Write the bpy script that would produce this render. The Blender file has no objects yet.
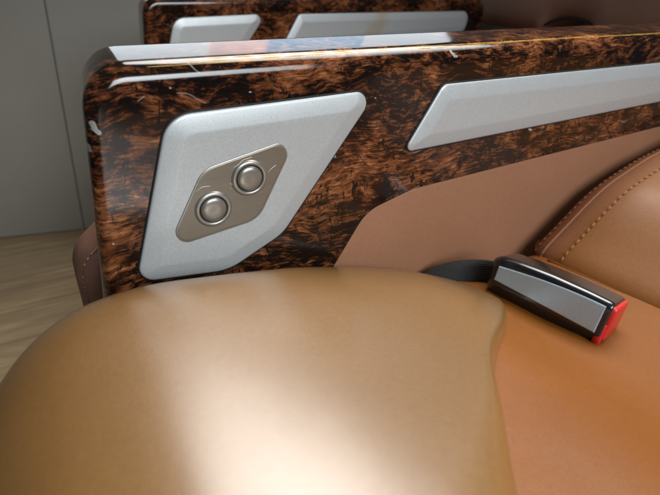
import bpy, bmesh, math, random
from math import sin, cos, pi, radians, sqrt, tan
from mathutils import Vector, Matrix, noise, geometry

random.seed(7)
SC = bpy.context.scene
COL = SC.collection

# ------------------------------------------------------------------ camera
F, CX, CY = 500.0, 330.0, 247.5            # focal length in photo pixels, photo centre
CAM = Vector((0, 0, .75))
P_, Y_, R_ = radians(30), radians(30), radians(2)
fg = Vector((sin(Y_), cos(Y_), 0)); UPV = Vector((0, 0, 1))
FW = fg * cos(P_) - UPV * sin(P_)
r0 = Vector((cos(Y_), -sin(Y_), 0)); u0 = r0.cross(FW)
RT = r0 * cos(R_) + u0 * sin(R_); UT = u0 * cos(R_) - r0 * sin(R_)
cd = bpy.data.cameras.new('camera'); cam = bpy.data.objects.new('camera', cd); COL.objects.link(cam)
M = Matrix((RT, UT, -FW)).transposed().to_4x4(); M.translation = CAM; cam.matrix_world = M
cd.sensor_width = 36; cd.lens = F / 660 * 36; cd.clip_start = .01; cd.clip_end = 100
cd.dof.use_dof = True; cd.dof.focus_distance = .36; cd.dof.aperture_fstop = 9
SC.camera = cam

def ray(x, y): return FW + RT * ((x - CX) / F) - UT * ((y - CY) / F)
def aty(x, y, Y): d = ray(x, y); return CAM + d * (Y / d.y)
def atz(x, y, Z): d = ray(x, y); return CAM + d * ((Z - CAM.z) / d.z)

# ------------------------------------------------------------------ light
w = bpy.data.worlds.new('World'); SC.world = w; w.use_nodes = True
bg = w.node_tree.nodes['Background']; bg.inputs[0].default_value = (.80, .90, 1, 1); bg.inputs[1].default_value = .035
SC.view_settings.view_transform = 'Standard'; SC.view_settings.look = 'None'
SC.view_settings.exposure = 0; SC.view_settings.gamma = 1
def lamp(name, loc, target, sx, sy, power, col, spread=180):
    l = bpy.data.lights.new(name, 'AREA'); l.shape = 'RECTANGLE'; l.size = sx; l.size_y = sy
    l.energy = power; l.color = col; l.spread = radians(spread)
    o = bpy.data.objects.new(name, l); COL.objects.link(o); o.location = loc
    o.rotation_euler = (Vector(target) - Vector(loc)).to_track_quat('-Z', 'Y').to_euler()
    return o
WA = Vector((-.083, 1.369, .10)); wang = radians(-12)      # foot of the cabin wall and its direction
wd = Vector((cos(wang), sin(wang), 0)); wn = Vector((sin(-wang), cos(wang), 0))
for x0, x1, z0, z1, pw, col in ((.20, .47, .775, 1.20, .50, (.84, .93, 1)), (.47, .61, .785, 1.20, .23, (1, .80, .82)), (.61, .86, .775, 1.20, .36, (.50, .76, 1)), (.86, 1.12, .775, 1.20, .42, (.84, .93, 1))):
    q = WA + wd * ((x0 + x1) / 2) - wn * .03; q.z = (z0 + z1) / 2
    lamp('window_light', q, q - wn, x1 - x0, z1 - z0, pw, col)
rl = lamp('roof_light', (.62, .50, 1.60), (.12, .16, .56), 1.6, .70, 7.9, (1, .97, .92), 80); rl.data.shape = 'ELLIPSE'
lamp('door_light', (.30, -.90, 1.28), (.19, .27, .60), 1.0, .55, 3.4, (.90, .96, 1), 62)

# ------------------------------------------------------------------ materials
class N:
    """tiny node-graph helper"""
    def __init__(s, name):
        s.m = bpy.data.materials.new(name); s.m.use_nodes = True
        s.t = s.m.node_tree; s.p = s.t.nodes['Principled BSDF']
        s.co = s.t.nodes.new('ShaderNodeTexCoord').outputs['Object']
    def n(s, kind, **kw):
        d = s.t.nodes.new('ShaderNode' + kind)
        for k, v in kw.items():
            if hasattr(d, k): setattr(d, k, v)
            else: s.set(d.inputs[k.replace('_', ' ')], v)
        return d
    def set(s, sock, v):
        if isinstance(v, bpy.types.NodeSocket): s.t.links.new(v, sock)
        else: sock.default_value = v
    def map(s, scale=(1, 1, 1), rot=(0, 0, 0), vec=None):
        d = s.t.nodes.new('ShaderNodeMapping'); s.set(d.inputs[0], vec or s.co)
        d.inputs['Rotation'].default_value = rot; d.inputs['Scale'].default_value = scale
        return d.outputs[0]
    def noise(s, scale, detail=4, rough=.5, vec=None, dist=0):
        return s.n('TexNoise', Vector=vec or s.co, Scale=scale, Detail=detail, Roughness=rough, Distortion=dist)
    def ramp(s, fac, stops):
        d = s.t.nodes.new('ShaderNodeValToRGB'); s.set(d.inputs[0], fac)
        e = d.color_ramp.elements
        while len(e) < len(stops): e.new(.5)
        for q, (p, c) in zip(e, stops):
            q.position = p; q.color = (c, c, c, 1) if isinstance(c, (int, float)) else (*c, 1)
        return d.outputs[0]
    def mix(s, fac, a, b, mode='MIX'):
        d = s.t.nodes.new('ShaderNodeMix'); d.data_type = 'RGBA'; d.blend_type = mode
        s.set(d.inputs[0], fac)
        for k, v in ((6, a), (7, b)): s.set(d.inputs[k], (*v, 1) if isinstance(v, tuple) else v)
        return d.outputs[2]
    def math(s, op, a, b=0.0, c=0.0, clamp=False):
        d = s.t.nodes.new('ShaderNodeMath'); d.operation = op; d.use_clamp = clamp
        s.set(d.inputs[0], a); s.set(d.inputs[1], b); s.set(d.inputs[2], c)
        return d.outputs[0]
    def bump(s, h, strength, dist):
        d = s.n('Bump', Strength=strength, Distance=dist, Height=h)
        s.set(s.p.inputs['Normal'], d.outputs[0]); return d
    def out(s, **kw):
        for k, v in kw.items():
            k = k.replace('_', ' ')
            s.set(s.p.inputs[k], (*v, 1) if isinstance(v, tuple) and len(v) == 3 else v)
        return s.m

def leather(name, col, col2, rough=.40, spec=.5, coat=.0, grain=1000):
    g = N(name)
    big = g.noise(9, 3, .55); fine = g.noise(260, 3, .6)
    c = g.mix(g.ramp(big.outputs[0], [(.32, 0.), (.68, 1.)]), col, col2)
    c = g.mix(g.math('MULTIPLY', g.ramp(fine.outputs[0], [(.4, 0.), (.62, 1.)]), .18), c, tuple(x * .72 for x in col))
    v = g.n('TexVoronoi', feature='DISTANCE_TO_EDGE', Vector=g.co, Scale=grain)
    cell = g.ramp(v.outputs['Distance'], [(0., 0.), (.14, 1.)])
    soft = g.noise(70, 3, .5)
    h = g.math('ADD', g.math('MULTIPLY', cell, .45), g.math('MULTIPLY', soft.outputs[0], 1.1))
    g.bump(h, .38, .0005)
    r = g.math('ADD', g.math('MULTIPLY', g.noise(35, 4, .6).outputs[0], .16), rough - .08)
    return g.out(Base_Color=c, Roughness=r, Specular_IOR_Level=spec, Coat_Weight=coat, Coat_Roughness=.27, Coat_IOR=1.72)

def seg_mask(g, ax, az, bx, bz, wd):
    """thin line mask between two object space points of the xz plane"""
    wob = g.noise(120, 2, .5)
    sp = g.n('SeparateXYZ', Vector=g.co)
    x = g.math('ADD', sp.outputs[0], g.math('MULTIPLY_ADD', wob.outputs[0], .003, -.0015))
    z = sp.outputs[2]
    dx, dz = bx - ax, bz - az; L2 = dx * dx + dz * dz
    t = g.math('ADD', g.math('MULTIPLY', g.math('SUBTRACT', x, ax), dx / L2), g.math('MULTIPLY', g.math('SUBTRACT', z, az), dz / L2), clamp=True)
    ex = g.math('SUBTRACT', g.math('SUBTRACT', x, ax), g.math('MULTIPLY', t, dx))
    ez = g.math('SUBTRACT', g.math('SUBTRACT', z, az), g.math('MULTIPLY', t, dz))
    d = g.math('SQRT', g.math('ADD', g.math('MULTIPLY', ex, ex), g.math('MULTIPLY', ez, ez)))
    return g.math('LESS_THAN', d, wd)

ZS = 8.2
def burl(name, worn=True):
    g = N(name)
    warp = g.noise(11, 3, .5)
    wv = g.n('VectorMath', operation='MULTIPLY_ADD')
    g.set(wv.inputs[0], warp.outputs['Color']); wv.inputs[1].default_value = (.045, .045, .045); g.set(wv.inputs[2], g.co)
    p = wv.outputs[0]
    # brush-like fibres in three directions that take turns, gathered into dense and open clumps
    def fibre(deg, along, across, seed):
        q = g.map((along, 90, across), (0, radians(deg), 0), p)
        o = g.n('VectorMath', operation='ADD'); g.set(o.inputs[0], q); o.inputs[1].default_value = (seed, seed * 2, seed * 3)
        return g.noise(1, 8, .74, vec=o.outputs[0], dist=.45).outputs[0]
    turn = g.noise(15, 3, .55, vec=p).outputs[0]
    turn2 = g.noise(21, 3, .55, vec=g.map((1, 1, 1.6), (.4, .3, .9), p)).outputs[0]
    f = g.mix(g.ramp(turn, [(.44, 0.), (.56, 1.)]), fibre(38, 84, 540, 0), fibre(14, 70, 480, 3))
    f = g.mix(g.ramp(turn2, [(.50, 0.), (.60, 1.)]), f, fibre(66, 80, 430, 7))
    clump = g.noise(1, 6, .68, vec=g.map((68, 68, 118), (0, radians(30), 0), p), dist=.8).outputs[0]
    zv = g.n('VectorMath', operation='ADD'); g.set(zv.inputs[0], g.map((13, 13, 20), (0, radians(35), 0))); zv.inputs[1].default_value = (ZS, 0, 0)
    zone = g.noise(1, 3, .5, vec=zv.outputs[0]).outputs[0]
    v = g.math('ADD', g.math('MULTIPLY', f, .74), g.math('MULTIPLY', clump, .52))
    v = g.math('ADD', v, g.math('MULTIPLY_ADD', zone, .42, -.22))
    c = g.ramp(v, [(.525, (.0045, .0035, .003)), (.59, (.012, .005, .003)), (.635, (.085, .027, .010)), (.695, (.185, .062, .022)), (.80, (.39, .160, .068))])
    hair = fibre(44, 120, 950, 11)
    c = g.mix(g.ramp(hair, [(.50, 0.), (.60, .75)]), c, (.010, .004, .003))
    drip = g.noise(1, 6, .68, vec=g.map((170, 90, 60), (0, radians(20), 0), p), dist=.6).outputs[0]
    c = g.mix(g.ramp(drip, [(.585, 0.), (.62, 1.)]), c, (.004, .0035, .0035))
    rough = .16
    if worn:
        msk = None
        for x0, y0, x1, y1, hw in [(139, 101, 145, 96, .00035), (177, 93, 187, 93, .0003), (187, 93, 205, 103, .0003), (190, 64, 200, 73, .0004), (410, 148, 432, 138, .0004), (414, 153, 437, 143, .0004), (420, 142, 441, 136, .0003),
                  (93, 124, 95, 128, .0015), (94, 129, 99, 133, .0012), (89, 149, 90, 153, .0013), (453, 52, 455, 55, .0010), (455, 56.5, 457, 56.5, .0008),
                  (334, 156.5, 334.5, 156.5, .0009), (308, 190, 308.4, 190, .0006), (375, 98, 375.4, 98, .0005), (529, 129, 531, 130, .0009), (113, 244, 113.3, 244, .0006), (170, 88, 170.3, 88, .0005), (424, 181, 424.4, 181, .0006), (250, 92, 251, 92, .0004)]:
            pa, pb = aty(x0, y0, .29) - Vector((.30, .05, .10)), aty(x1, y1, .29) - Vector((.30, .05, .10))
            s = (pa.x, pa.z, pb.x, pb.z, hw)
            q = g.math('MULTIPLY', seg_mask(g, *s), .45 if hw < .00042 and abs(x1 - x0) > 2 else 1.0); msk = q if msk is None else g.math('MAXIMUM', msk, q)
        c = g.mix(g.math('MULTIPLY', msk, .62), c, (.46, .45, .42))
        rough = g.math('MULTIPLY_ADD', g.noise(60, 5, .7).outputs[0], .16, .03)
    g.bump(g.noise(55, 2, .5).outputs[0], .05, .001)
    return g.out(Base_Color=c, Roughness=rough, Specular_IOR_Level=.35, Coat_Weight=.42, Coat_Roughness=.08)

def silver(name, stain=False):
    g = N(name)
    sp = g.noise(1900, 2, .6)
    c = g.mix(g.ramp(sp.outputs[0], [(.35, 0.), (.65, 1.)]), (.40, .425, .43), (.52, .545, .55))
    if stain:
        s = g.n('SeparateXYZ', Vector=g.co)
        x = g.math('ADD', s.outputs[0], g.math('MULTIPLY_ADD', g.noise(45, 3, .6).outputs[0], .06, -.03))
        x = g.math('ADD', x, g.math('MULTIPLY', s.outputs[2], -.6))
        d = g.math('ABSOLUTE', g.math('SUBTRACT', x, (.425 + .131 - .62) - .6 * .570))
        c = g.mix(g.math('MULTIPLY', g.ramp(d, [(.006, 1.), (.022, 0.)]), .55), c, (.42, .34, .17))
    g.bump(sp.outputs[0], .06, .0003)
    return g.out(Base_Color=c, Metallic=.35, Roughness=g.math('MULTIPLY_ADD', g.noise(80, 4, .6).outputs[0], .12, .34))

def metal(name, col, rough=.3, met=1.0, brush=(40, 40, 1600)):
    g = N(name)
    b = g.noise(1, 4, .6, vec=g.map(brush, (0, radians(30), 0)))
    c = g.mix(b.outputs[0], tuple(x * .82 for x in col), tuple(min(1, x * 1.12) for x in col))
    return g.out(Base_Color=c, Metallic=met, Roughness=g.math('MULTIPLY_ADD', b.outputs[0], .16, rough - .08))

def plain(name, col, rough=.4, spec=.5, coat=0., nz=300, amt=.25):
    g = N(name)
    c = g.mix(g.noise(nz, 4, .6).outputs[0], tuple(x * (1 - amt) for x in col), tuple(min(1, x * (1 + amt)) for x in col))
    g.bump(g.noise(nz * 3, 3, .6).outputs[0], .08, .0003)
    return g.out(Base_Color=c, Roughness=rough, Specular_IOR_Level=spec, Coat_Weight=coat, Coat_Roughness=.08)

MT = {}
MT['tan'] = leather('tan_leather', (.178, .086, .022), (.205, .102, .028), .45, .4, 1.0)
MT['cognac'] = leather('cognac_leather', (.18, .055, .004), (.205, .065, .006), .52, .30, .04)
MT['cognac_pale'] = leather('pale_cognac_leather', (.20, .070, .011), (.225, .081, .015), .50, .35, .08)
MT['bolster'] = leather('brown_bolster_leather', (.21, .082, .034), (.24, .095, .04), .55, .3)
MT['skirt'] = leather('brown_panel_leather', (.27, .125, .066), (.31, .143, .078), .55, .35)
MT['shade'] = leather('dull_brown_leather', (.24, .135, .090), (.27, .152, .102), .7, .2)
MT['pad'] = leather('dark_brown_leather', (.17, .085, .055), (.20, .10, .065), .5, .4)
MT['thread'] = plain('stitch_thread', (.30, .125, .055), .7, .3)
MT['thread_dark'] = plain('dark_stitch_thread', (.26, .14, .09), .7, .3)
MT['burl'] = burl('burl_veneer'); MT['burl_far'] = burl('burl_veneer_plain', False)
MT['silver'] = silver('silver_paint'); MT['silver_stained'] = silver('silver_paint_stained', True)
MT['gasket'] = plain('dark_gap_seal', (.012, .012, .013), .6, .3)
MT['champagne'] = metal('champagne_metal', (.235, .208, .165), .38, .6)
MT['button'] = metal('button_metal', (.32, .298, .265), .30, .7)
MT['ring'] = metal('ring_metal', (.38, .365, .335), .32, .75)
MT['gold'] = metal('gold_inlay', (.40, .22, .022), .5, .4)
MT['black'] = plain('black_plastic', (.010, .011, .013), .30, .5, .5)
MT['gloss'] = plain('gloss_black_plastic', (.009, .010, .011), .22, .5, .5)
MT['label'] = metal('steel_label', (.36, .45, .52), .32, .4, (900, 900, 40))
MT['red'] = plain('red_plastic', (.50, .014, .014), .42, .5, .3)
MT['symbol'] = plain('worn_mark', (.62, .58, .50), .5, .4)

def webbing():
    g = N('black_webbing')
    wv = g.n('TexWave', Vector=g.map((1, 1, 1), (0, 0, radians(40))), Scale=420.0, Distortion=.4)
    wv2 = g.n('TexWave', Vector=g.map((1, 1, 1), (0, 0, radians(-50))), Scale=420.0, Distortion=.4)
    h = g.math('MULTIPLY', wv.outputs['Fac'], wv2.outputs['Fac'])
    g.bump(h, .7, .0008)
    return g.out(Base_Color=g.mix(h, (.005, .005, .006), (.028, .028, .03)), Roughness=.65)
MT['webbing'] = webbing()

def floor_mat():
    g = N('oak_laminate')
    s = g.n('SeparateXYZ', Vector=g.co)
    row = g.math('FLOOR', g.math('MULTIPLY', g.math('ADD', s.outputs[1], .035), 1 / .12))
    rnd = g.n('TexWhiteNoise', noise_dimensions='1D'); g.set(rnd.inputs['W'], row)
    shift = g.n('CombineXYZ'); g.set(shift.inputs[0], g.math('MULTIPLY', rnd.outputs[0], 7)); g.set(shift.inputs[2], g.math('MULTIPLY', row, 1.7))
    v = g.n('VectorMath', operation='ADD'); g.set(v.inputs[0], g.co); g.set(v.inputs[1], shift.outputs[0])
    gr = g.noise(1, 6, .65, vec=g.map((6, 75, 6), vec=v.outputs[0]), dist=1.2)
    gr2 = g.noise(1, 5, .6, vec=g.map((2.2, 16, 6), vec=v.outputs[0]), dist=2.0)
    c = g.ramp(gr.outputs[0], [(.30, (.20, .13, .065)), (.5, (.36, .25, .135)), (.72, (.50, .37, .21))])
    c = g.mix(g.ramp(gr2.outputs[0], [(.40, 0.), (.60, .7)]), c, (.19, .13, .075))
    c = g.mix(g.math('MULTIPLY', rnd.outputs[0], .35), c, (.46, .36, .23))
    fr = g.math('FRACT', g.math('MULTIPLY', g.math('ADD', s.outputs[1], .035), 1 / .12))
    c = g.mix(g.math('MULTIPLY', g.math('LESS_THAN', fr, .018), .75), c, (.04, .03, .02))
    g.bump(gr.outputs[0], .1, .001)
    return g.out(Base_Color=c, Roughness=.42, Specular_IOR_Level=.4)
MT['floor'] = floor_mat()

def wall_mat():
    g = N('grey_wall_panel')
    c = g.mix(g.noise(5, 4, .6).outputs[0], (.36, .33, .28), (.415, .385, .33))
    c = g.mix(g.math('MULTIPLY', g.noise(160, 4, .7).outputs[0], .25), c, (.15, .16, .145))
    g.bump(g.noise(700, 3, .6).outputs[0], .12, .0005)
    return g.out(Base_Color=c, Roughness=.55, Specular_IOR_Level=.35)
MT['wall'] = wall_mat()

# ------------------------------------------------------------------ object helpers
def link(name, bm, mat, parent=None, smooth=True):
    bmesh.ops.remove_doubles(bm, verts=bm.verts, dist=1e-6)
    bmesh.ops.recalc_face_normals(bm, faces=bm.faces)
    me = bpy.data.meshes.new(name)
    if parent:
        root = parent
        off = Vector((0, 0, 0))
        while root is not None: off += root.location; root = root.parent
        bmesh.ops.translate(bm, verts=bm.verts, vec=-off)
    bm.to_mesh(me); bm.free()
    me.materials.append(MT[mat])
    if smooth: me.polygons.foreach_set('use_smooth', [True] * len(me.polygons))
    o = bpy.data.objects.new(name, me); COL.objects.link(o)
    if parent: o.parent = parent
    return o
def thing(name, label, cat, loc, group=None):
    o = bpy.data.objects.new(name, None); COL.objects.link(o); o.location = loc
    o['label'] = label; o['category'] = cat
    if group: o['group'] = group
    o.empty_display_size = .05
    return o

def offset_poly(pts, d):
    """move every edge of a counter-clockwise polygon inwards by d[i] (edge i -> i+1)"""
    n = len(pts); out = []
    def line(i):
        a, b = pts[i], pts[(i + 1) % n]; dx, dz = b[0] - a[0], b[1] - a[1]; L = sqrt(dx * dx + dz * dz)
        nx, nz = -dz / L, dx / L
        return (a[0] + nx * d[i], a[1] + nz * d[i], dx / L, dz / L)
    for i in range(n):
        p, q = line((i - 1) % n), line(i)
        det = p[2] * q[3] - p[3] * q[2]
        if abs(det) < 1e-5: out.append((q[0], q[1])); continue
        t = ((q[0] - p[0]) * q[3] - (q[1] - p[1]) * q[2]) / det
        out.append((p[0] + p[2] * t, p[1] + p[3] * t))
    return out
def round_poly(pts, rad, seg=8, sub=6):
    n = len(pts); out = []
    arcs = []
    for i in range(n):
        p = Vector(pts[i]); a = Vector(pts[i - 1]) - p; b = Vector(pts[(i + 1) % n]) - p
        la, lb = a.length, b.length; a.normalize(); b.normalize()
        ang = math.acos(max(-1, min(1, a.dot(b)))); r = rad[i]
        t = min(r / max(tan(ang / 2), 1e-4), .48 * la, .48 * lb); 
        s, e = p + a * t, p + b * t
        arc = []
        for k in range(seg + 1):      # a rational quadratic arc
            u = k / seg; wgt = sin(ang / 2)
            den = (1 - u) ** 2 + 2 * u * (1 - u) * wgt + u * u
            arc.append((s * (1 - u) ** 2 + p * (2 * u * (1 - u) * wgt) + e * u * u) / den)
        arcs.append(arc)
    for i in range(n):
        out += arcs[i]
        a, b = arcs[i][-1], arcs[(i + 1) % n][0]
        for k in range(1, sub): out.append(a.lerp(b, k / sub))
    return out
def pillow(pts, rad, prof, y, back=None, fac=None, seg=8, sub=6):
    """solid from an outline in the xz plane: prof is [(inset, rise towards -y)]; back = y of the flat back"""
    n = len(pts); fac = fac or [1] * n
    bm = bmesh.new(); rings = []
    def ring(inset, yy):
        off = [inset * f for f in fac]
        q = offset_poly(pts, off)
        rr = []
        for i in range(n):
            m = (off[i] + off[i - 1]) / 2
            a = Vector(pts[i - 1]) - Vector(pts[i]); b = Vector(pts[(i + 1) % n]) - Vector(pts[i])
            convex = (a.x * b.y - a.y * b.x) < 0
            rr.append(max(.0006, rad[i] - m if convex else rad[i] + m))
        return [bm.verts.new((p.x, yy, p.y)) for p in round_poly(q, rr, seg, sub)]
    if back is not None:
        e = min(.003, (back - y) * .2)
        for i, q in ((e * 1.8, 0), (e, 0), (e * .3, e * .3), (0, e), (0, e * 1.8)): rings.append(ring(i, back - q))
    for i, h in prof: rings.append(ring(i, y - h))
    for a, b in zip(rings, rings[1:]):
        m = len(a)
        for k in range(m): bm.faces.new((a[k], a[(k + 1) % m], b[(k + 1) % m], b[k]))
    for rg in [rings[-1]] + ([rings[0]] if back is not None else []):
        m = len(rg)
        vs, _, fs, ov, _, _ = geometry.delaunay_2d_cdt([Vector((v.co.x, v.co.z)) for v in rg], [], [list(range(m))], 1, 1e-7)
        mp = [rg[o[0]] if o else bm.verts.new((p.x, rg[0].co.y, p.y)) for p, o in zip(vs, ov)]
        for f in fs:
            t = [mp[k] for k in f]
            if len(set(t)) == 3:
                try: bm.faces.new(t)
                except ValueError: pass
    return bm
def tube(bm, pts, r, seg=8, flat=1.0):
    pts = [Vector(p) for p in pts]; rings = []
    for i, p in enumerate(pts):
        t = (pts[min(i + 1, len(pts) - 1)] - pts[max(i - 1, 0)]).normalized()
        a = t.cross(UPV if abs(t.z) < .9 else Vector((1, 0, 0))).normalized(); b = t.cross(a)
        rr = r[i] if isinstance(r, (list, tuple)) else r
        rings.append([bm.verts.new(p + a * (cos(2 * pi * k / seg) * rr) + b * (sin(2 * pi * k / seg) * rr * flat)) for k in range(seg)])
    for a, b in zip(rings, rings[1:]):
        for k in range(seg): bm.faces.new((a[k], a[(k + 1) % seg], b[(k + 1) % seg], b[k]))
    bm.faces.new(rings[0]); bm.faces.new(rings[-1][::-1])
def lathe(c, axis, prof, seg=40):
    axis = Vector(axis).normalized(); a = axis.orthogonal().normalized(); b = axis.cross(a)
    bm = bmesh.new(); rings = []
    for r, h in prof:
        rings.append([bm.verts.new(Vector(c) + axis * h + (a * cos(2 * pi * k / seg) + b * sin(2 * pi * k / seg)) * max(r, 1e-5)) for k in range(seg)])
    for p, q in zip(rings, rings[1:]):
        for k in range(seg): bm.faces.new((p[k], p[(k + 1) % seg], q[(k + 1) % seg], q[k]))
    bm.faces.new(rings[0]); bm.faces.new(rings[-1])
    return bm
def spline(pts, per=8, closed=False):
    """Catmull-Rom through points of any dimension"""
    P = [Vector(p) for p in pts]; n = len(P); out = []
    for i in range(n if closed else n - 1):
        g = (lambda k: P[k % n]) if closed else (lambda k: P[max(0, min(n - 1, k))])
        a, b, c, d = g(i - 1), g(i), g(i + 1), g(i + 2)
        for k in range(per):
            t = k / per
            out.append(.5 * ((2 * b) + (c - a) * t + (2 * a - 5 * b + 4 * c - d) * t * t + (3 * b - a - 3 * c + d) * t ** 3))
    if not closed: out.append(P[-1])
    return out
def arc_prof(r, n=8, extra=.004):
    return [(r * (1 - cos(k / n * pi / 2)), r * sin(k / n * pi / 2)) for k in range(n + 1)] + [(r + extra, r)]

# ------------------------------------------------------------------ floor and wall
bm = bmesh.new()
bmesh.ops.create_grid(bm, x_segments=4, y_segments=4, size=1, matrix=Matrix.Translation((.3, .95, .10)) @ Matrix.Diagonal((2.6, 1.15, 1, 1)))
fl = link('floor', bm, 'floor'); fl['kind'] = 'structure'

wall = thing('cabin_wall', 'grey green wall panelling with a thin upright joint behind the armrests, above the wood floor', 'wall', WA)
def wall_panel(x0b, x0t, x1b, x1t):
    bm = bmesh.new()
    th = .02; c = .003
    q = [(x0b, 0.0), (x1b, 0.0), (x1t, .9), (x0t, .9)]
    f = [bm.verts.new(WA + wd * x + UPV * (z + .002)) for x, z in q]
    g = [bm.verts.new(WA + wd * x + UPV * (z + .002) + wn * th) for x, z in q]
    bm.faces.new(f); bm.faces.new(g[::-1])
    for k in range(4): bm.faces.new((f[k], g[k], g[(k + 1) % 4], f[(k + 1) % 4]))
    bmesh.ops.bevel(bm, geom=list(bm.edges), offset=c * .5, segments=2, affect='EDGES', profile=.5)
    return link('wall_panel', bm, 'wall', wall, False)
jb, jt = .1005, .150     # the joint leans a little
wall_panel(-2.0, -2.0, jb - .0010, jt - .0010)
wall_panel(jb + .0010, jt + .0010, 2.4, 2.4)
bm = bmesh.new()
v = [bm.verts.new(WA + wd * x + wn * y + UPV * z) for x, z, y in ((-2, .0, .022), (2.4, .0, .022), (2.4, .9, .022), (-2, .9, .022))]
g_ = [bm.verts.new(q.co + wn * .01) for q in v]
bm.faces.new(v); bm.faces.new(g_[::-1])
for k in range(4): bm.faces.new((v[k], g_[k], g_[(k + 1) % 4], v[(k + 1) % 4]))
link('backing_board', bm, 'gasket', wall, False)

# ------------------------------------------------------------------ armrest (built in the near seat's place)
YF = .290          # front face of the wood
def build_armrest(root, off, burlmat, controls):
    """off moves the whole armrest; every piece is its own mesh"""
    def put(name, bm, mat, par, **k):
        bmesh.ops.translate(bm, verts=bm.verts, vec=off)
        return link(name, bm, mat, par, **k)
    wood = [(-.0035, .47), (.0185, .6995), (.668, .6995), (.668, .607), (.575, .6035), (.243, .5905), (.200, .5795), (.168, .530), (.168, .47)][::-1]
    # counter-clockwise seen from the front: bottom left -> right ... (x right, z up)
    rad = [.004, .026, .03, .03, .01, .012, .030, .022, .004][::-1]
    # edge i runs from point i to i+1 of the reversed list
    fac = [.15, .15, .15, .15, .12, .6, 1.0, .50, .3]
    bm = pillow(wood, rad, arc_prof(.012), YF + .012, YF + .065, fac, seg=10, sub=24)
    for v in bm.verts:            # the front end is drafted: a little shorter towards the back
        v.co.x += max(0, v.co.y - YF - .010) / .055 * .0065 * max(0, 1 - v.co.x / .07)
    frame = put('armrest', bm, burlmat, root)
    # back edge rounding comes from a slim rail along the rear top
    # silver inserts
    chamf = [(0, 0), (0, .0006), (.0003, .0011), (.0009, .0015), (.0016, .0017), (.0060, .0026), (.0106, .0035), (.0113, .0036), (.0120, .00365), (.0140, .00365), (.0160, .00365)]
    def pan(pts, rad, mat, name='silver_insert'):
        g = put('gap_seal', pillow(offset_poly(pts, [-.0011] * len(pts)), [r + .0011 for r in rad], [(0, 0), (.0003, .0009), (.001, .0009)], YF - .0002, YF + .004, seg=8), 'gasket', frame)
        return put(name, pillow(pts, rad, chamf, YF - .0004, YF + .003, seg=12, sub=8), mat, frame)
    P = lambda x, y, Y=YF - .002: (aty(x, y, Y).x, aty(x, y, Y).z)
    i1 = [P(137, 283), P(229, 270.5), P(283, 234), P(379, 89.5), P(167, 116.5)]
    pan(i1, [.010, .034, .030, .0085, .019], 'silver')
    i2 = [P(403.5, 153), (.618, .6345), (.626, .6725), P(444, 84.6)]
    pan(i2, [.0045, .016, .016, .008], 'silver' if controls else 'silver_stained')
    if controls:
        yp = YF - .0041
        pl = [P(175, 244.5, yp), P(198, 243.5, yp), P(260, 216, yp), P(290.5, 163, yp), P(288, 141.5, yp), P(263, 142.5, yp), P(199, 172.5, yp)]
        pl = [P(168.5, 248, yp), P(258, 218, yp), P(295.5, 137.5, yp), P(203, 170.5, yp)]
        rr = [.0075, .016, .0075, .016]
        put('control_rim', pillow(offset_poly(pl, [-.0009] * 4), [r + .0009 for r in rr], [(0, 0), (.0001, .0004), (.0005, .0007), (.0012, .0007)], YF - .0039, YF - .002, seg=12), 'ring', frame)
        plate = put('control_plate', pillow(pl, rr, [(0, 0), (.0003, .0004), (.0008, .0005), (.0014, .0005)], YF - .0042, YF - .003, seg=12), 'champagne', frame)
        for x, y in ((213.5, 209), (249.5, 178)):
            c = aty(x, y, YF - .0047)
            put('button_ring', lathe(c, (0, -1, 0), [(.0089, -.0005), (.0091, .0010), (.0096, .0015), (.0104, .0016), (.0113, .0012), (.0121, .0003), (.0123, -.0004)], 48), 'ring', frame)
            put('button_gap', lathe(c, (0, -1, 0), [(.0092, -.0003), (.0092, .0005), (.002, .0006)], 40), 'gasket', frame)
            put('button', lathe(c, (0, -1, 0), [(.0081, .0), (.0083, .0008), (.0080, .0014), (.0070, .0020), (.0056, .0024), (.0040, .0026), (.0020, .0025), (.0, .0025)], 48), 'button', frame)
        bm = bmesh.new()
        for a in ([(233, 168), (238, 165), (243, 160), (252, 157)], [(268, 172), (272, 168), (276, 165)], [(196, 192), (202, 187), (210, 186)], [(228, 190), (233, 187), (230, 183)]):
            tube(bm, [aty(x, y, YF - .00475) for x, y in a], .00022, 5)
        put('worn_symbol', bm, 'symbol', frame)
    else:
        c = Vector((.047, YF - .0040, .661))
        put('screw_hole', lathe(c, (0, -1, 0), [(.0028, -.001), (.0028, .0006), (.0012, .0007)], 16), 'gasket', frame)
    # gold pinstripes let into the rounded upper front edge
    for a0, xs, xe, r0 in ((56, .040, .655, .00075), (66, .050, .655, .0006), (47, .046, .135, .0004)):
        bm = bmesh.new(); pts = []; rr = []
        n = 120
        for k in range(n + 1):
            x = xs + (xe - xs) * k / n
            a = radians(a0 - (0 if a0 > 60 else 0) + 5 * noise.noise((x * 9, a0, 0)))
            if x > .25 and a0 == 56: a += radians(6) * min(1, (x - .25) / .1)
            R = .012 - r0 * .55
            pts.append(Vector((x, YF + .012 - R * cos(a), .6995 - .012 + R * sin(a))))
            e = min(1, k / 10, (n - k) / 10)
            rr.append(r0 * (.55 + .75 * abs(noise.noise((x * 60, a0, 3)))) * (.35 + .65 * e))
        tube(bm, pts, rr, 8)
        put('gold_stripe', bm, 'gold', frame)
    return frame

GR = 'reclining seats side by side'
seat = thing('reclining_seat', 'tan and cognac leather seat in front with burl wood armrest and two round metal buttons', 'seat', (.30, .05, .10), GR)
arm = build_armrest(seat, Vector((0, 0, 0)), 'burl', True)

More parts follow.
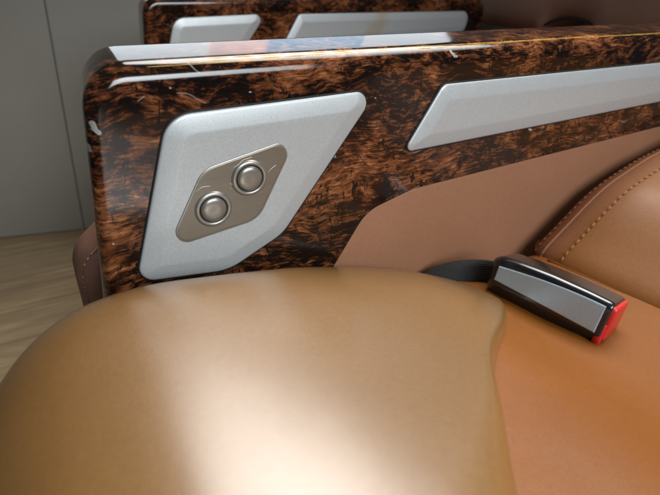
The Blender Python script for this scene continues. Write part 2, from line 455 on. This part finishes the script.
# leather skirt under the armrest
P3 = lambda pts: pts
sk = [(.150, .44), (.80, .44), (.80, .612), (.575, .6065), (.243, .5935), (.197, .583), (.150, .545)]
bm = pillow(sk, [.003] * 7, [(0, 0), (.002, .0018), (.006, .0024), (.02, .0030)], YF + .0050, YF + .05, seg=4, sub=8)
link('side_panel', bm, 'skirt', seat)

# padded outer cover with a stitched edge, seen past the front end of the armrest
pd = [(-.0095, .40), (.45, .40), (.45, .57), (.022, .574), (-.0095, .548)]
bm = pillow(pd, [.01, .02, .02, .02, .035], arc_prof(.016, 6), YF + .085, YF + .105, seg=10, sub=10)
pad = link('outer_pad', bm, 'pad', seat)
bm = bmesh.new()
o2 = round_poly(offset_poly(pd, [.0045] * 5), [.01, .01, .01, .015, .030], 10, 60)
pts = [Vector((p.x, YF + .0738, p.y)) for p in o2 if p.x < .06]
for a, b in zip(pts[::2], pts[1::2]):
    if (a - b).length < .012: tube(bm, [a, a.lerp(b, .5) + Vector((0, -.0006, 0)), b], .0006, 5)
link('stitching', bm, 'thread_dark', pad)

# ------------------------------------------------------------------ cushions
def dome(outline, ztop, depth, n, base, rings=26, wob=.0005, seed=0, per=10, c=None):
    pl = spline(outline, per, True); m = len(pl)
    c = Vector(c or (sum(p.x for p in pl) / m, sum(p.y for p in pl) / m))
    bm = bmesh.new(); R = []
    S = [1 - (1 - k / rings) ** 1.9 for k in range(1, rings + 1)]
    segs = list(zip(pl, pl[1:] + pl[:1]))
    def edge(q):
        best = 9
        for a, b in segs:
            e = b - a; t = max(0, min(1, (q - a).dot(e) / max(e.length_squared, 1e-12)))
            best = min(best, (a + e * t - q).length)
        return best
    def pt(s, p):
        x, y = c.x + (p.x - c.x) * s, c.y + (p.y - c.y) * s
        q = 1 - min(1, (0 if s > .9999 else edge(Vector((x, y)))) / n(x, y))
        drop = depth * (1 - sqrt(max(0, 1 - q ** 2.3)))
        z = ztop(x, y) - drop + wob * noise.noise((x * 14, y * 14, seed)) + wob * .4 * noise.noise((x * 40, y * 40, seed + 5))
        return bm.verts.new((x, y, z))
    cv = bm.verts.new((c.x, c.y, ztop(c.x, c.y)))
    for s in S: R.append([pt(s, p) for p in pl])
    R.append([bm.verts.new((p.x, p.y, base)) for p in pl])
    for k in range(m): bm.faces.new((cv, R[0][k], R[0][(k + 1) % m]))
    for a, b in zip(R, R[1:]):
        for k in range(m): bm.faces.new((a[k], b[k], b[(k + 1) % m], a[(k + 1) % m]))
    bm.faces.new(R[-1])
    return bm

ease = lambda t: (lambda u: u * u * (3 - 2 * u))(max(0, min(1, t)))
tan_out = [(-.083, .10), (-.085, .20), (-.066, .252), (-.030, .279), (.03, .2865), (.13, .2870), (.22, .2860), (.274, .279), (.297, .261), (.302, .233), (.288, .205), (.252, .175), (.203, .142), (.158, .090),
           (.124, .04), (.100, -.02), (.086, -.10), (.06, -.18), (.01, -.215), (-.05, -.19), (-.078, -.08)]
def ztan(x, y):
    sp = lambda t, k: k * math.log(1 + math.exp(t / k))
    z = .6015 - .345 * sp(x - .070, .055) - .55 * sp(-.008 - x, .018)
    z -= 1.2 * max(0, x - .20) ** 2
    z -= 2.7 * max(0, y - .195) ** 2 * ease((x - .02) / .14)
    return max(z, .49)
link('leg_cushion', dome(tan_out, ztan, .055, lambda x, y: .072 - .060 * ease((x - .03) / .15), .42, seed=2, c=(.02, .06)), 'tan', seat)

cog_out = [(.02, .10), (.03, .26), (.08, .284), (.2, .2880), (.32, .2880), (.43, .287), (.475, .27), (.48, .15), (.48, -.05), (.47, -.20), (.40, -.25), (.2, -.25), (.06, -.24), (.02, -.1)]
def zcog(x, y): return .513 - .03 * max(0, y - .1) + .024 * ease((.305 - x) / .10) 
link('seat_cushion', dome(cog_out, zcog, .035, lambda x, y: .05, .40, seed=9, wob=.0014), 'cognac', seat)

# backrest: reclined pad, profile along x/z swept across the seat, with a rolled, stitched side
def backrest(prof, y0, y1, sh=.020, thick=.12, up=None):
    pr = spline(prof, 10); bm = bmesh.new(); rows = []
    n = len(pr)
    cols = [(y1 - sh - (y1 - sh - y0) * (1 - k / 24) ** 1.0, 0.0) for k in range(25)]
    for k in range(1, 11):
        a = k / 10 * pi / 2
        cols.append((y1 - sh + sh * sin(a), sh * .52 * (1 - cos(a))))
    for i, p in enumerate(pr):
        t = (pr[min(i + 1, n - 1)] - pr[max(i - 1, 0)]).normalized()
        nr = Vector((-t.y, t.x))
        row = []
        for y, d in cols:
            u = (y - y0) / (y1 - y0)
            bulge = .006 * sin(pi * min(1, u)) 
            q = p + nr * (bulge - d) + nr * (.0012 * noise.noise((p.x * 20, y * 20, 4)))
            row.append(bm.verts.new((q.x + max(0, .262 - y) * .16, y, q.y)))
        t2 = p - nr * thick
        row.append(bm.verts.new((t2.x + .02, y1 - .001, t2.y)))
        rows.append(row)
    for a, b in zip(rows, rows[1:]):
        for k in range(len(a) - 1): bm.faces.new((a[k], a[k + 1], b[k + 1], b[k]))
    return bm, rows, cols
prof = [(.392, .488), (.3845, .501), (.389, .514), (.410, .532), (.454, .5665), (.500, .584), (.545, .5955), (.62, .610), (.72, .622)]
bm, rows, cols = backrest(prof, -.20, .2825, .050)
# pick seam lines before the mesh is freed
def line(ci, lift):
    out = []
    for i, r in enumerate(rows[4:], 4):
        v = r[ci].co; a = rows[i - 1][ci].co; 
        t = (v - a).normalized(); nr = Vector((-t.z, 0, t.x)).normalized()
        out.append(v.copy() + nr * lift + Vector((0, lift * .5, 0)))
    return out
seam_a, seam_b, seam_c = line(25, .0006), line(28, .0006), line(30, .0006)
face_bm = bm.copy(); side_bm = bm
def keep(b, lo, hi):
    b.verts.index_update()
    W_ = len(cols) + 1
    bad = []
    for f in b.faces:
        ks = [v.index % W_ for v in f.verts]
        if not all(lo <= k <= hi for k in ks): bad.append(f)
    bmesh.ops.delete(b, geom=bad, context='FACES')
keep(face_bm, 0, 26); keep(side_bm, 26, 99)
back = link('backrest', face_bm, 'cognac_pale', seat)
link('side_bolster', side_bm, 'bolster', back)
def stitches(lines, r, L, gap):
    bm = bmesh.new()
    for ln in lines:
        acc = 0; on = True; cur = [ln[0]]
        fine = []
        for a, b in zip(ln, ln[1:]):
            m = max(1, int((b - a).length / .0006))
            fine += [a.lerp(b, k / m) for k in range(m)]
        step = L + gap; d = 0; seg = []
        for a, b in zip(fine, fine[1:]):
            d += (b - a).length
            if d % step < L: seg.append(a)
            elif len(seg) > 2:
                tube(bm, [seg[0], seg[len(seg) // 2], seg[-1]], [r * .7, r, r * .7], 6); seg = []
    return bm
for q in (seam_a, seam_c): link('stitching', stitches([q], .00085, .0052, .0020), 'thread', back)
bm = bmesh.new(); tube(bm, seam_b, .0013, 8); link('seam_welt', bm, 'bolster', back)
bm = bmesh.new(); tube(bm, [(.3825 + .16 * .46, -.2, .509), (.3825 + .16 * .16, .1, .509), (.3835, .250, .5085)], .0018, 8); link('lower_piping', bm, 'cognac_pale', back)

# ------------------------------------------------------------------ seat belt buckle
PF, PN = atz(491, 277, .526), atz(602, 331, .524)
ax = (PN - PF).normalized()
hz = ax.cross(UPV).normalized()
if hz.x > 0: hz = -hz                       # horizontal, towards the sitter
phi = radians(14)
ns = (hz * cos(phi) + UPV * sin(phi)).normalized()      # wide labelled face
nt = ax.cross(ns); nt = nt if nt.z > 0 else -nt          # upper narrow face
buckle = thing('seat_belt_buckle', 'black belt buckle with silver face and red release button lying on the cognac cushion', 'belt buckle', PF - UPV * .02)
LB = (PN - PF).length
def B(l, s, t): return PF + ax * l + ns * s + nt * t
def loft(secs, prof):
    bm = bmesh.new(); R = []
    for l, sc_s, sc_t, ds, dt in secs:
        R.append([bm.verts.new(B(l, s * sc_s + ds, t * sc_t + dt)) for s, t in prof])
    m = len(prof)
    for a, b in zip(R, R[1:]):
        for k in range(m): bm.faces.new((a[k], a[(k + 1) % m], b[(k + 1) % m], b[k]))
    bm.faces.new(R[0]); bm.faces.new(R[-1][::-1])
    return bm
HS, HT = .0182, .0222
PF = PF - ns * HS; PN = PN - ns * HS       # half thickness, half width
sec = [(-HS, -HT), (HS * .45, -HT), (HS * .98, -HT * .22), (HS, HT), (-HS, HT * .94)]
prof_b = [(p.x, p.y) for p in round_poly(sec, [.006, .006, .0035, .0055, .006], 6, 3)]
body = loft([(-.004, .80, .70, 0, 0), (0, .92, .84, 0, 0), (.004, .97, .90, 0, 0), (.02, 1, .97, 0, 0), (LB * .5, 1.02, 1.03, 0, 0), (LB * .8, 1.01, 1.02, 0, 0), (LB - .004, 1, .99, 0, 0), (LB - .001, .985, .97, 0, 0), (LB, .95, .93, 0, 0)], prof_b)
link('housing', body, 'gloss', buckle)
lab = bmesh.new()
out = []
tp = lambda u: HT * (.46 + .36 * sin(pi * min(1, .06 + u * .52)))
bt = lambda u: -HT * (.02 + .14 * u)
for k in range(17): out.append((.0035 + (LB - .0075) * k / 16, bt(k / 16)))
for k in range(17): out.append((.0035 + (LB - .0075) * (16 - k) / 16, tp((16 - k) / 16)))
out = [(p.x, p.y) for p in (Vector(q) for q in out)]
lo_ = [lab.verts.new(B(l, HS * .97, t)) for l, t in out]
cl, ct = sum(q[0] for q in out) / len(out), sum(q[1] for q in out) / len(out)
hi_ = [lab.verts.new(B(l, HS * 1.045 + .0003, t)) for l, t in out]
in_ = [lab.verts.new(B(l + (cl - l) * .015, HS * 1.045 + .0007, t + (ct - t) * .07)) for l, t in out]
for A_, B_ in ((lo_, hi_), (hi_, in_)):
    for k in range(len(out)): lab.faces.new((A_[k], A_[(k + 1) % len(out)], B_[(k + 1) % len(out)], B_[k]))
lab.faces.new(in_); lab.faces.new(lo_[::-1])
link('face_plate', lab, 'label', buckle, False)
red = loft([(LB - .004, .86, .84, 0, 0), (LB + .0018, .86, .84, 0, 0), (LB + .0028, .82, .80, 0, 0), (LB + .0031, .76, .74, 0, 0)], [(p.x, p.y) for p in round_poly([(-HS, -HT * .45), (HS * .98, -HT * .45), (HS, HT), (-HS, HT)], [.002, .002, .003, .003], 5, 3)])
link('release_button', red, 'red', buckle)
red2 = loft([(LB - .004, 1, 1, 0, 0), (LB + .0008, 1, 1, 0, 0), (LB + .0014, .93, .95, HS * .03, 0)], [(p.x, p.y) for p in round_poly([(HS * .60, -HT * .9), (HS * .78, -HT * .9), (HS * .93, -HT * .4), (HS * .93, HT * .2), (HS * .70, HT * .2)], [.0008] * 5, 4, 3)])
link('button_edge', red2, 'red', buckle)
slot = loft([(LB - .002, 1, 1, 0, 0), (LB + .0004, 1, 1, 0, 0)], [(-HS * .8, -HT * .9), (HS * .55, -HT * .9), (HS * .55, -HT * .5), (-HS * .8, -HT * .5)])
link('tongue_slot', slot, 'gasket', buckle)
# webbing that comes up out of the gap beside the skirt
bm = bmesh.new()
q = spline([Vector((PF.x - .075, .2855, .480)), Vector((PF.x - .050, .279, .499)), Vector((PF.x - .028, .268, .512)), B(-.014, -.002, -.006), B(.004, 0, -.004)], 8)
prev = None; rows2 = []
for i, p in enumerate(q):
    u = i / (len(q) - 1)
    wdir = (Vector((.25, .5, .75)).normalized() * (1 - u) + nt * u).normalized()
    t = (q[min(i + 1, len(q) - 1)] - q[max(0, i - 1)]).normalized()
    nn = t.cross(wdir).normalized()
    hw = .0125 - .0015 * u
    rows2.append([bm.verts.new(p + wdir * hw * a + nn * b) for a, b in ((-1, -.001), (-.5, -.0016), (.5, -.0016), (1, -.001), (1, .001), (.5, .0016), (-.5, .0016), (-1, .001))])
for a, b in zip(rows2, rows2[1:]):
    for k in range(8): bm.faces.new((a[k], a[(k + 1) % 8], b[(k + 1) % 8], b[k]))
bm.faces.new(rows2[0]); bm.faces.new(rows2[-1][::-1])
link('strap', bm, 'webbing', buckle)

# ------------------------------------------------------------------ far seat behind the near armrest
far = thing('reclining_seat', 'farther brown leather seat behind, its burl wood armrest carrying plain silver inserts with a stain', 'seat', (.62, .62, .10), GR)
build_armrest(far, Vector((.131, .512, -.002)), 'burl_far', False)
sk2 = [(.145 + .15, .42), (.95, .42), (.95, .602), (.715, .5965), (.383, .5835), (.337, .573), (.29, .535)]
link('side_panel', pillow(sk2, [.003] * 7, [(0, 0), (.002, .0018), (.02, .0026)], YF + .517, YF + .56, seg=4), 'shade', far)
link('seat_cushion', dome([(.10, .42), (.10, .82), (.3, .835), (.7, .835), (.86, .82), (.86, .42), (.5, .405), (.2, .405)], lambda x, y: .55, .05, lambda x, y: .06, .20, seed=4, rings=16), 'shade', far)
bm = bmesh.new()
F1 = []; NX = 60
for j in range(NX + 1):
    y = .40 + (.99 - .40) * j / NX
    notch = 0
    d = (y - .640) / .062
    zb = .640
    if abs(d) < 1: zb = .640 + .030 * sqrt(max(0, 1 - abs(d) ** 2.2))
    col = []
    for i in range(22):
        u = i / 21
        z = zb + (1.15 - zb) * u
        x = .842 + .32 * (z - .655) - .018 * sin(pi * min(1, u * 1.6 + .05)) + .012 * (1 - min(1, u * 14)) ** 2
        col.append(bm.verts.new((x, y, z)))
    col.append(bm.verts.new((col[-1].co.x + .12, y, 1.15)))
    col.append(bm.verts.new((col[0].co.x + .12, y, zb)))
    F1.append(col)
for a, b in zip(F1, F1[1:]):
    m = len(a)
    for k in range(m): bm.faces.new((a[k], a[(k + 1) % m], b[(k + 1) % m], b[k]))
bm.faces.new(F1[0]); bm.faces.new(F1[-1][::-1])
rim = [F1[j][0].co.copy() + Vector((-.002, 0, 0)) for j in range(NX + 1)]
fb = link('backrest', bm, 'shade', far)
bm = bmesh.new(); tube(bm, [p for p in rim if abs(p.y - .64) < .063], .0022, 8); link('rim_piping', bm, 'gasket', fb)
